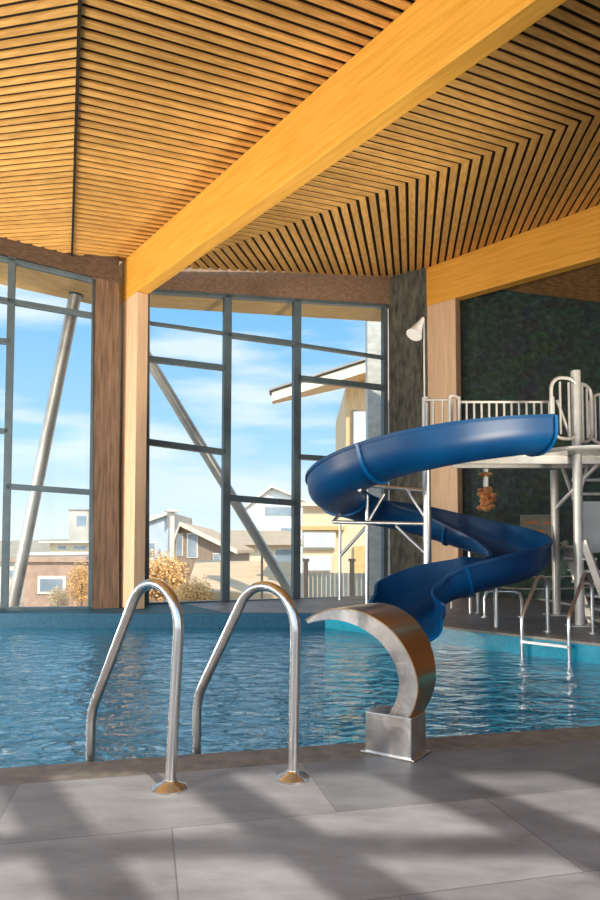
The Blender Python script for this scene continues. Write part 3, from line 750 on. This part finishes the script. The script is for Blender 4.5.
def hexa(mb, a, b_, c, d, zb_, zt_):
    mb.prism([V((*a, zb_)), V((*b_, zb_)), V((*c, zb_)), V((*d, zb_))], (0, 0, zt_-zb_))
def house(name, x0, x1, ytop, D, depth, label, wall, roofm, peak=None, base_drop=3, win=(), cat='house', over=.35, roofkind='gable', group=None):
    a, b_ = at(x0, ytop, D), at(x1, ytop, D); zt_ = (a.z+b_.z)/2; zb_ = gz(a.x, D)-.3
    zb_ = min(zb_, zt_-base_drop)
    t = thing(name, ((a.x+b_.x)/2, D+depth/2, zb_), label, cat, group)
    mb = MB(); mb.prism([(a.x, D, zb_), (b_.x, D, zb_), (b_.x, D+depth, zb_), (a.x, D+depth, zb_)], (0, 0, zt_-zb_)); wl = mb.build('wall', wall, t)
    if peak:
        px, py = peak; p = at(px, py, D)
        if roofkind == 'gable':
            MB().prism([(a.x, D+.01, zt_), (b_.x, D+.01, zt_), (p.x, D+.01, p.z)], (0, depth-.02, 0)).build('gable', wall, t)
            k = over; th = .22
            da = V((a.x-p.x, 0, zt_-p.z)); db = V((b_.x-p.x, 0, zt_-p.z)); A_ = p+da*(1+k/da.length); B_ = p+db*(1+k/db.length)
            MB().prism([p+V((0, -over, .03)), A_+V((0, -over, .03)), A_+V((0, -over, .03+th)), p+V((0, -over, .03+th))], (0, depth+2*over, 0)).build('roof', roofm, t)
            MB().prism([p+V((0, -over, .03)), B_+V((0, -over, .03)), B_+V((0, -over, .03+th)), p+V((0, -over, .03+th))], (0, depth+2*over, 0)).build('roof', roofm, t)
            for Q in (A_, B_):
                MB().prism([p+V((0, -over-.06, -.02)), Q+V((0, -over-.06, -.02)), Q+V((0, -over-.06, .05+th)), p+V((0, -over-.06, .05+th))], (0, .06, 0)).build('barge_board', M_trimw, t)
        else:
            zr_ = p.z; MB().add([(a.x-over, D-over, zt_), (b_.x+over, D-over, zt_), (b_.x+over, D+depth+over, zt_), (a.x-over, D+depth+over, zt_),
                (a.x+(b_.x-a.x)*.15, D+depth/2, zr_), (a.x+(b_.x-a.x)*.85, D+depth/2, zr_)], [(0, 1, 5, 4), (1, 2, 5), (2, 3, 4, 5), (3, 0, 4), (0, 3, 2, 1)]).build('roof', roofm, t)
    else:
        MB().prism([(a.x-over, D-over, zt_), (b_.x+over, D-over, zt_), (b_.x+over, D+depth, zt_), (a.x-over, D+depth, zt_)], (0, 0, .25)).build('roof', roofm, t)
    for (wx0, wy0, wx1, wy1) in win:
        p, q = at(wx0, wy0, D), at(wx1, wy1, D)
        fr_ = MB().prism([(p.x, D-.06, q.z), (q.x, D-.06, q.z), (q.x, D-.06, p.z), (p.x, D-.06, p.z)], (0, .08, 0)).build('window', M_wfr, t)
        e_ = min(.12*(q.x-p.x), .15)
        MB().prism([(p.x+e_, D-.09, q.z+e_), (q.x-e_, D-.09, q.z+e_), (q.x-e_, D-.09, p.z-e_), (p.x+e_, D-.09, p.z-e_)], (0, .03, 0)).build('pane', M_wgl, fr_)
    return t
M_trimw = noise_mat('pale_trim', (.62, .54, .44), (.70, .62, .52), 2, rough=.6)
M_wfr = noise_mat('house_window_frame', (.62, .56, .48), (.72, .66, .58), 2, rough=.6)
M_wgl = noise_mat('house_window_glass', (.18, .22, .26), (.32, .36, .40), .6, rough=.15)
M_cream = noise_mat('cream_render', (.70, .55, .36), (.78, .63, .44), .8, rough=.8)
M_whiter = noise_mat('white_render', (.80, .80, .78), (.86, .86, .84), .8, rough=.8)
M_brownw = noise_mat('brown_timber_wall', (.22, .15, .11), (.36, .25, .18), 2, (8, 8, .6), rough=.7)
M_brick = noise_mat('brown_brick_wall', (.38, .24, .17), (.50, .33, .24), 3, rough=.8)
M_greyw = noise_mat('blue_grey_wall', (.42, .46, .50), (.54, .58, .62), 1, rough=.7)
M_tanroof = noise_mat('tan_shingle_roof', (.38, .26, .17), (.52, .38, .26), 1.2, (1, 4, 1), rough=.85)
M_tanroof2 = noise_mat('orange_tan_roof', (.54, .36, .21), (.68, .48, .30), .8, (1, 4, 1), rough=.85)
M_roofgrey = noise_mat('grey_brown_roof', (.28, .24, .21), (.42, .37, .33), 1.2, rough=.85)
# far skyline
house('tower_block', 69, 88, 510, 190, 16, 'grey concrete tower block on the left skyline', noise_mat('tower_concrete', (.42, .37, .32), (.55, .49, .42), .3, rough=.8), M_roofgrey, win=[(76, 515, 87, 527)], cat='building')
house('flat_roofed_building', 50, 90, 543, 95, 10, 'low white flat-roofed building below the grey tower block', M_cream, M_trimw, win=[(57, 545, 67, 550), (73, 545, 86, 550)], cat='building', over=1.2)
house('town_house', 28, 62, 555, 75, 12, 'pale low house with a whitish roof between the left strut and tower block', M_trimw, M_whiter, cat='house', over=.6)
house('brick_house', 25, 84, 562, 33, 9, 'brown brick house with a square window seen through the left window', M_brick, M_brick, win=[(38, 576, 66, 594)], over=.15)
house('small_shed', 0, 20, 562, 45, 6, 'small brown and white building at the far left edge behind the strut', M_trimw, M_brick, win=[(8, 569, 18, 578)], cat='shed', over=.3)
house('grey_house', 143, 168, 524, 46, 10, 'blue-grey metal-clad house at the left of the middle window', M_greyw, M_roofgrey, peak=(168, 515), win=[(146, 542, 156, 556)], over=.3)
house('brown_gable_house', 172, 232, 551, 40, 14, 'brown gabled house with pale barge boards behind the orange tree', M_brownw, M_tanroof, peak=(181, 526), win=[(176, 533, 183, 556), (187, 533, 198, 558), (213, 553, 221, 562)], over=.4)
house('tan_roof_house', 205, 300, 545, 62, 14, 'house with a wide tan roof below the white gabled house', M_cream, M_tanroof, peak=(245, 528), win=[(274, 548, 298, 563)], roofkind='hip', over=1)
house('white_house', 246, 320, 508, 85, 12, 'white house with a gabled dormer seen left of the cream building', M_whiter, M_tanroof, peak=(272, 488), win=[(264, 506, 294, 517), (280, 527, 297, 541)], over=.8)
# near tan roof (large) below the middle window
nr = thing('low_roofed_house', at(240, 606, 24), 'large low house with an orange-tan roof just outside the middle window', 'house')
D = 22
e = [at(186, 590, D), at(300, 596, D), at(300, 562, D+7), at(196, 560, D+7)]
MB().prism(e, (0, 0, -.25)).build('roof', M_tanroof2, nr)
zb2 = gz(0, D)-.3
MB().prism([V((e[0].x+.5, D+.6, zb2)), V((e[1].x-.3, D+.6, zb2)), V((e[2].x-.3, D+6.5, zb2)), V((e[3].x+.3, D+6.5, zb2))], (0, 0, e[0].z-zb2-.15)).build('wall', M_cream, nr)
# cream modern building at right with sloping eave
cb = thing('cream_building', at(350, 600, 24), 'cream modern building with a sloping timber eave seen through the right-hand window bay', 'building')
D = 24
def quadD(pts, D_, mat, nm, th, par): return MB().prism([at(x, y, D_) for x, y in pts], (0, th, 0)).build(nm, mat, par)
zb3 = 620
quadD([(303, 503), (372, 503), (372, 640), (303, 640)], D-1, M_cream, 'lower_wall', 8, cb)
quadD([(346, 385), (405, 372), (405, 520), (346, 520)], D, noise_mat('timber_cladding', (.62, .40, .19), (.78, .54, .30), 2, (6, 6, .8), rough=.6), 'upper_wall', 7, cb)
rfA = [at(272, 401, D-1.3), at(405, 360, D-1.3)]
mb = MB(); mb.prism([rfA[0], rfA[1], rfA[1]+V((0, 6, 0)), rfA[0].lerp(rfA[1], .60)+V((0, 1.5, 0)), rfA[0]+V((0, .5, 0))], (0, 0, .3)); mb.build('roof', M_soff, cb)
MB().prism([rfA[0]+V((0, -.08, -.02)), rfA[1]+V((0, -.08, -.02)), rfA[1]+V((0, -.08, .36)), rfA[0]+V((0, -.08, .30))], (0, .08, 0)).build('fascia_board', noise_mat('pale_fascia', (.80, .70, .50), (.88, .78, .58), 3, rough=.6), cb)
MB().prism([rfA[0]+V((-.1, -.2, .32)), rfA[1]+V((0, -.2, .42)), rfA[1]+V((0, -.2, .48)), rfA[0]+V((-.1, -.2, .38))], (0, .8, 0)).build('roof_flashing', M_roofgrey, cb)
def cwin(x0, y0, x1, y1, D_, nm='window', fm_=None):
    fr_ = MB().prism([at(x0, y1, D_), at(x1, y1, D_), at(x1, y0, D_), at(x0, y0, D_)], (0, .1, 0)).build(nm, fm_ or M_brownw, cb)
    MB().prism([at(x0+1.6, y1-1.6, D_-.05), at(x1-1.6, y1-1.6, D_-.05), at(x1-1.6, y0+1.6, D_-.05), at(x0+1.6, y0+1.6, D_-.05)], (0, .04, 0)).build('pane', noise_mat('bright_pane', (.55, .6, .64), (.75, .8, .84), 1, rough=.2), fr_)
cwin(352, 410, 369, 452, D-.12); 
cwin(302, 531, 336, 549, D-1.15, fm_=M_trimw); cwin(302, 555, 332, 572, D-1.15, fm_=M_trimw); 
quadD([(354, 546), (366, 546), (366, 575), (354, 575)], D-1.12, M_soff, 'door', .1, cb)
quadD([(300, 502), (374, 502), (374, 506), (300, 506)], D-1.25, M_trimw, 'ledge', .3, cb); quadD([(300, 526), (345, 526), (345, 530), (300, 530)], D-1.25, M_soff, 'ledge', .3, cb)
# stone pier outside at right
op = thing('stone_pier', at(378, 600, 17), 'pale stone pier outside the right end of the tall windows', 'pier')
M_pst = noise_mat('pale_stone', (.52, .49, .44), (.70, .67, .61), 4, (1, 1, 2), rough=.8, bump=.2)
a, b_ = at(368, 500, 16.6), at(392, 500, 16.6)
MB().prism([(a.x, 16.6, -1.4), (b_.x, 16.6, -1.4), (b_.x, 17.1, -1.4), (a.x, 17.1, -1.4)], (0, 0, at(370, 270, 16.6).z+1.4)).build('shaft', M_pst, op, bevel=.01)
MB().prism([(a.x-.05, 16.5, -1.4), (b_.x+.05, 16.5, -1.4), (b_.x+.05, 17.2, -1.4), (a.x-.05, 17.2, -1.4)], (0, 0, .5)).build('base', M_pst, op)
# fence
fn = thing('boundary_fence', at(340, 605, 19.5), 'pale vertical board fence with dark posts outside the right-hand window bay', 'fence')
for k in range(26):
    x0 = 300+k*4.4
    if x0 > 400: break
    a, b_ = at(x0, 573, 19.5), at(x0+3.8, 573, 19.5)
    if k % 1 == 0: MB().prism([(a.x, 19.5, -1.6), (b_.x, 19.5, -1.6), (b_.x, 19.54, -1.6), (a.x, 19.54, -1.6)], (0, 0, a.z+1.6)).build('board', M_wfr, fn)
for x in (306, 352, 392, 231, 262):
    a = at(x, 561 if x > 300 else 540, 19.2); nm = 'post'
    if x > 300:
        p_ = MB().box((a.x, a.y, (a.z-1.6)/2), (.13, .13, a.z+1.6)).build('post', M_brownw, fn); MB().box((a.x, a.y, a.z+.03), (.2, .2, .08)).build('cap', M_brownw, p_)
    elif x == 262:
        lpst = thing('thin_pole', V((a.x, a.y, gz(a.x, a.y))), 'thin dark pole outside between the two middle mullions', 'pole'); MB().tube([(a.x, a.y, gz(a.x, a.y)-.1), a], .035, 10).build('pole', M_brownw, lpst)
# chimney
ch = thing('chimney_pipe', at(172, 560, 38), 'pale metal chimney pipe with a cap beside the brown gabled house', 'chimney')
a = at(172, 512, 38)
MB().tube([(a.x, 38, gz(a.x, 38)), a], .16, 14).build('pipe', M_trimw, ch, True); MB().lathe(a, [(0, 0), (.42, 0), (.42, .08), (.1, .2), (0, .2)], 16).build('cap', M_trimw, ch, True)
# trees
def tree(x, ybase, ytop, D, wpx, label, seed, cols):
    rnd = random.Random(seed); top = at(x, ytop, D); zb_ = gz(top.x, D); hgt = top.z-zb_; r = wpx/F*D/2
    t = thing('autumn_tree', (top.x, D, zb_), label, 'tree', None)
    tr_ = MB().tube([(top.x, D, zb_-.1), (top.x+.05*r, D, zb_+hgt*.45), (top.x, D, zb_+hgt*.75)], [r*.10, r*.07, r*.03], 8)
    for k in range(9):
        a = rnd.uniform(0, 6.28); z = zb_+hgt*rnd.uniform(.25, .6)
        tr_.tube([(top.x, D, z), (top.x+math.cos(a)*r*.5, D+math.sin(a)*r*.5, z+hgt*.2)], [r*.04, r*.015], 6)
    tr_.build('trunk', M_brownw, t)
    mb = MB()
    for k in range(3800):
        u = rnd.random()**.4; a = rnd.uniform(0, 6.28); ph = math.acos(rnd.uniform(-1, 1))
        hz = hgt*.42; c = V((top.x, D, zb_+hgt-hz)); lump = 1+.25*math.sin(a*3+seed)*math.sin(ph*4)
        p = c+V((math.cos(a)*math.sin(ph)*r*u*lump, math.sin(a)*math.sin(ph)*r*u*lump, math.cos(ph)*hz*u*lump))
        s = r*rnd.uniform(.04, .08); e1_ = V((rnd.uniform(-1, 1), rnd.uniform(-1, 1), rnd.uniform(-1, 1))).normalized(); e2_ = e1_.cross(V((rnd.uniform(-1, 1), .3, rnd.uniform(-1, 1)))).normalized()
        mb.add([p+e1_*s, p+e2_*s*.6, p-e1_*s, p-e2_*s*.6], [(0, 1, 2, 3)])
    tag(mb.build('foliage', noise_mat('leaves_%d' % seed, *cols, 1.5, rough=.8, island=.25), t), kind=None)
    return t
OR = ((.62, .34, .12), (.90, .60, .28))
tree(160, 600, 553, 28, 56, 'orange autumn tree below the blue-grey house', 3, OR)
tree(196, 600, 578, 21, 40, 'orange autumn bush in front of the low tan-roofed house', 8, OR)
tree(82, 600, 562, 27, 30, 'orange autumn tree beside the brown brick house', 5, OR)
tree(59, 600, 586, 28, 20, 'small pale yellow bush in front of the brick house', 6, ((.55, .42, .26), (.8, .66, .48)))

# ------------------------------------------------------------------ lights, world, camera
sun = bpy.data.lights.new('sun', 'SUN'); sun.energy = 4.0; sun.angle = R(.6); sun.color = (1, .88, .70)
so = bpy.data.objects.new('sun', sun); COL.objects.link(so)
sd = V((.48, -.72, .75)).normalized(); so.rotation_euler = sd.to_track_quat('Z', 'Y').to_euler(); so.location = sd*20

def lamp(loc, aim, en, size, col, nm='fill_light'):  # unseen area lights, added to brighten the ceiling and beams
    l = bpy.data.lights.new(nm, 'AREA'); l.energy = en; l.size = size; l.color = col
    o = bpy.data.objects.new(nm, l); COL.objects.link(o); o.location = loc
    o.rotation_euler = (V(loc)-V(aim)).to_track_quat('Z', 'Y').to_euler(); return o
lamp((-8.6, 2.5, 2.4), (-1, 8, 6.2), 240, 1.2, (1, .85, .66))
lamp((-5.5, -1.8, 2.4), (0, 8, 6.2), 260, 1.2, (1, .85, .66))
lamp((-8.8, 7.6, .9), (2, 11.2, 6.0), 420, 1.2, (1, .85, .66))
spl = bpy.data.lights.new('ceiling_fill_spot', 'SPOT'); spl.energy = 2600; spl.spot_size = R(52); spl.spot_blend = 1; spl.shadow_soft_size = .5; spl.color = (1, .88, .70)  # unseen spot added low at right to brighten the ceiling near the windows
spo = bpy.data.objects.new('ceiling_fill_spot', spl); COL.objects.link(spo); spo.location = (5.6, 3.4, 1.2); spo.rotation_euler = (spo.location-V((-1.0, 11.6, 6.2))).to_track_quat('Z', 'Y').to_euler()
# walls of the hall behind and beside the viewer: piers between tall openings
M_in = wood('inner_wall_wood', (.22, .12, .06), (.36, .21, .11), 0, .5, 2, .05, 0, True)
mb = MB()
for x, wd in ((-9.3, .5), (-7, .4), (-4.6, .4), (-2.3, .4), (-.2, .4), (1.3, .3), (2.35, .2), (3.15, .2), (4.1, .3), (4.9, .2), (6.2, .3), (8, .5), (9.4, .5)):
    mb.box((x, -2.45, 3.2), (wd, .12, 6.4))
mb.box((0, -2.45, 6.5), (19, .12, 1.6)); mb.box((0, -2.45, .25), (19, .12, .5)); mb.box((0, -2.45, 4.9), (19, .08, .1))
struct(mb.build('wall_front', M_in))
struct(MB().box((9.65, 4.6, 3.5), (.3, 14.2, 7)).build('wall_right', M_in))
mb = MB()
for y in (-2.3, 1.0, 4.2, 7.2, 9.2): mb.box((-9.65, y, 3.4), (.3, .4, 6.8))
mb.box((-9.65, 3.4, 6.1), (.3, 12, 1.6)); mb.box((-9.65, 3.4, .2), (.3, 12, .4))
struct(mb.build('wall_left', M_in))

w = bpy.data.worlds.new('sky'); bpy.context.scene.world = w; w.use_nodes = True; nt = w.node_tree; nt.nodes.clear()
out = nt.nodes.new('ShaderNodeOutputWorld'); bg = nt.nodes.new('ShaderNodeBackground'); link(nt, bg.outputs[0], out.inputs[0])
tc = nt.nodes.new('ShaderNodeTexCoord'); sx = nt.nodes.new('ShaderNodeSeparateXYZ'); link(nt, tc.outputs['Generated'], sx.inputs[0])
rp = ramp(nt, [(0, (.30, .25, .19)), (.49, (.42, .37, .30)), (.503, (.80, .84, .86)), (.53, (.66, .79, .88)), (.58, (.38, .64, .86)), (.68, (.19, .48, .80)), (1, (.10, .32, .66))])
mr = nt.nodes.new('ShaderNodeMapRange'); mr.inputs['From Min'].default_value = -1; link(nt, sx.outputs['Z'], mr.inputs['Value']); link(nt, mr.outputs[0], rp.inputs['Fac'])
mp = nt.nodes.new('ShaderNodeMapping'); mp.inputs['Scale'].default_value = (1.4, 1.4, 8); mp.inputs['Rotation'].default_value = (0, .12, 0); link(nt, tc.outputs['Generated'], mp.inputs[0])
no = nt.nodes.new('ShaderNodeTexNoise'); no.inputs['Scale'].default_value = 2.2; no.inputs['Detail'].default_value = 7; link(nt, mp.outputs[0], no.inputs['Vector'])
cr = ramp(nt, [(.44, (0, 0, 0)), (.60, (.85, .85, .85))]); link(nt, no.outputs['Fac'], cr.inputs['Fac'])
mx = nt.nodes.new('ShaderNodeMix'); mx.data_type = 'RGBA'; link(nt, cr.outputs[0], mx.inputs[0]); link(nt, rp.outputs[0], mx.inputs[6]); mx.inputs[7].default_value = (.74, .82, .88, 1)
link(nt, mx.outputs[2], bg.inputs['Color'])
# the sky behind the viewer is brightened to add fill on facades and hall
ml = nt.nodes.new('ShaderNodeMapRange'); ml.inputs['From Min'].default_value = .3; ml.inputs['From Max'].default_value = -.6; ml.inputs['To Min'].default_value = 1.0; ml.inputs['To Max'].default_value = 2.2
link(nt, sx.outputs['Y'], ml.inputs['Value']); link(nt, ml.outputs[0], bg.inputs['Strength'])

cam = bpy.data.cameras.new('camera'); co = bpy.data.objects.new('camera', cam); COL.objects.link(co)
cam.sensor_width = 36; cam.sensor_fit = 'AUTO'; cam.lens = F/900*36; cam.shift_y = (PY-450)/900; cam.clip_end = 5000
co.location = EYE; co.rotation_euler = (math.pi/2+PITCH, 0, 0)
sc = bpy.context.scene; sc.camera = co
sc.view_settings.view_transform = 'Standard'; sc.view_settings.look = 'None'; sc.view_settings.gamma = 1; sc.view_settings.use_curve_mapping = False
sc.view_settings.exposure = .4
sc.cycles.max_bounces = 8; sc.cycles.transparent_max_bounces = 16
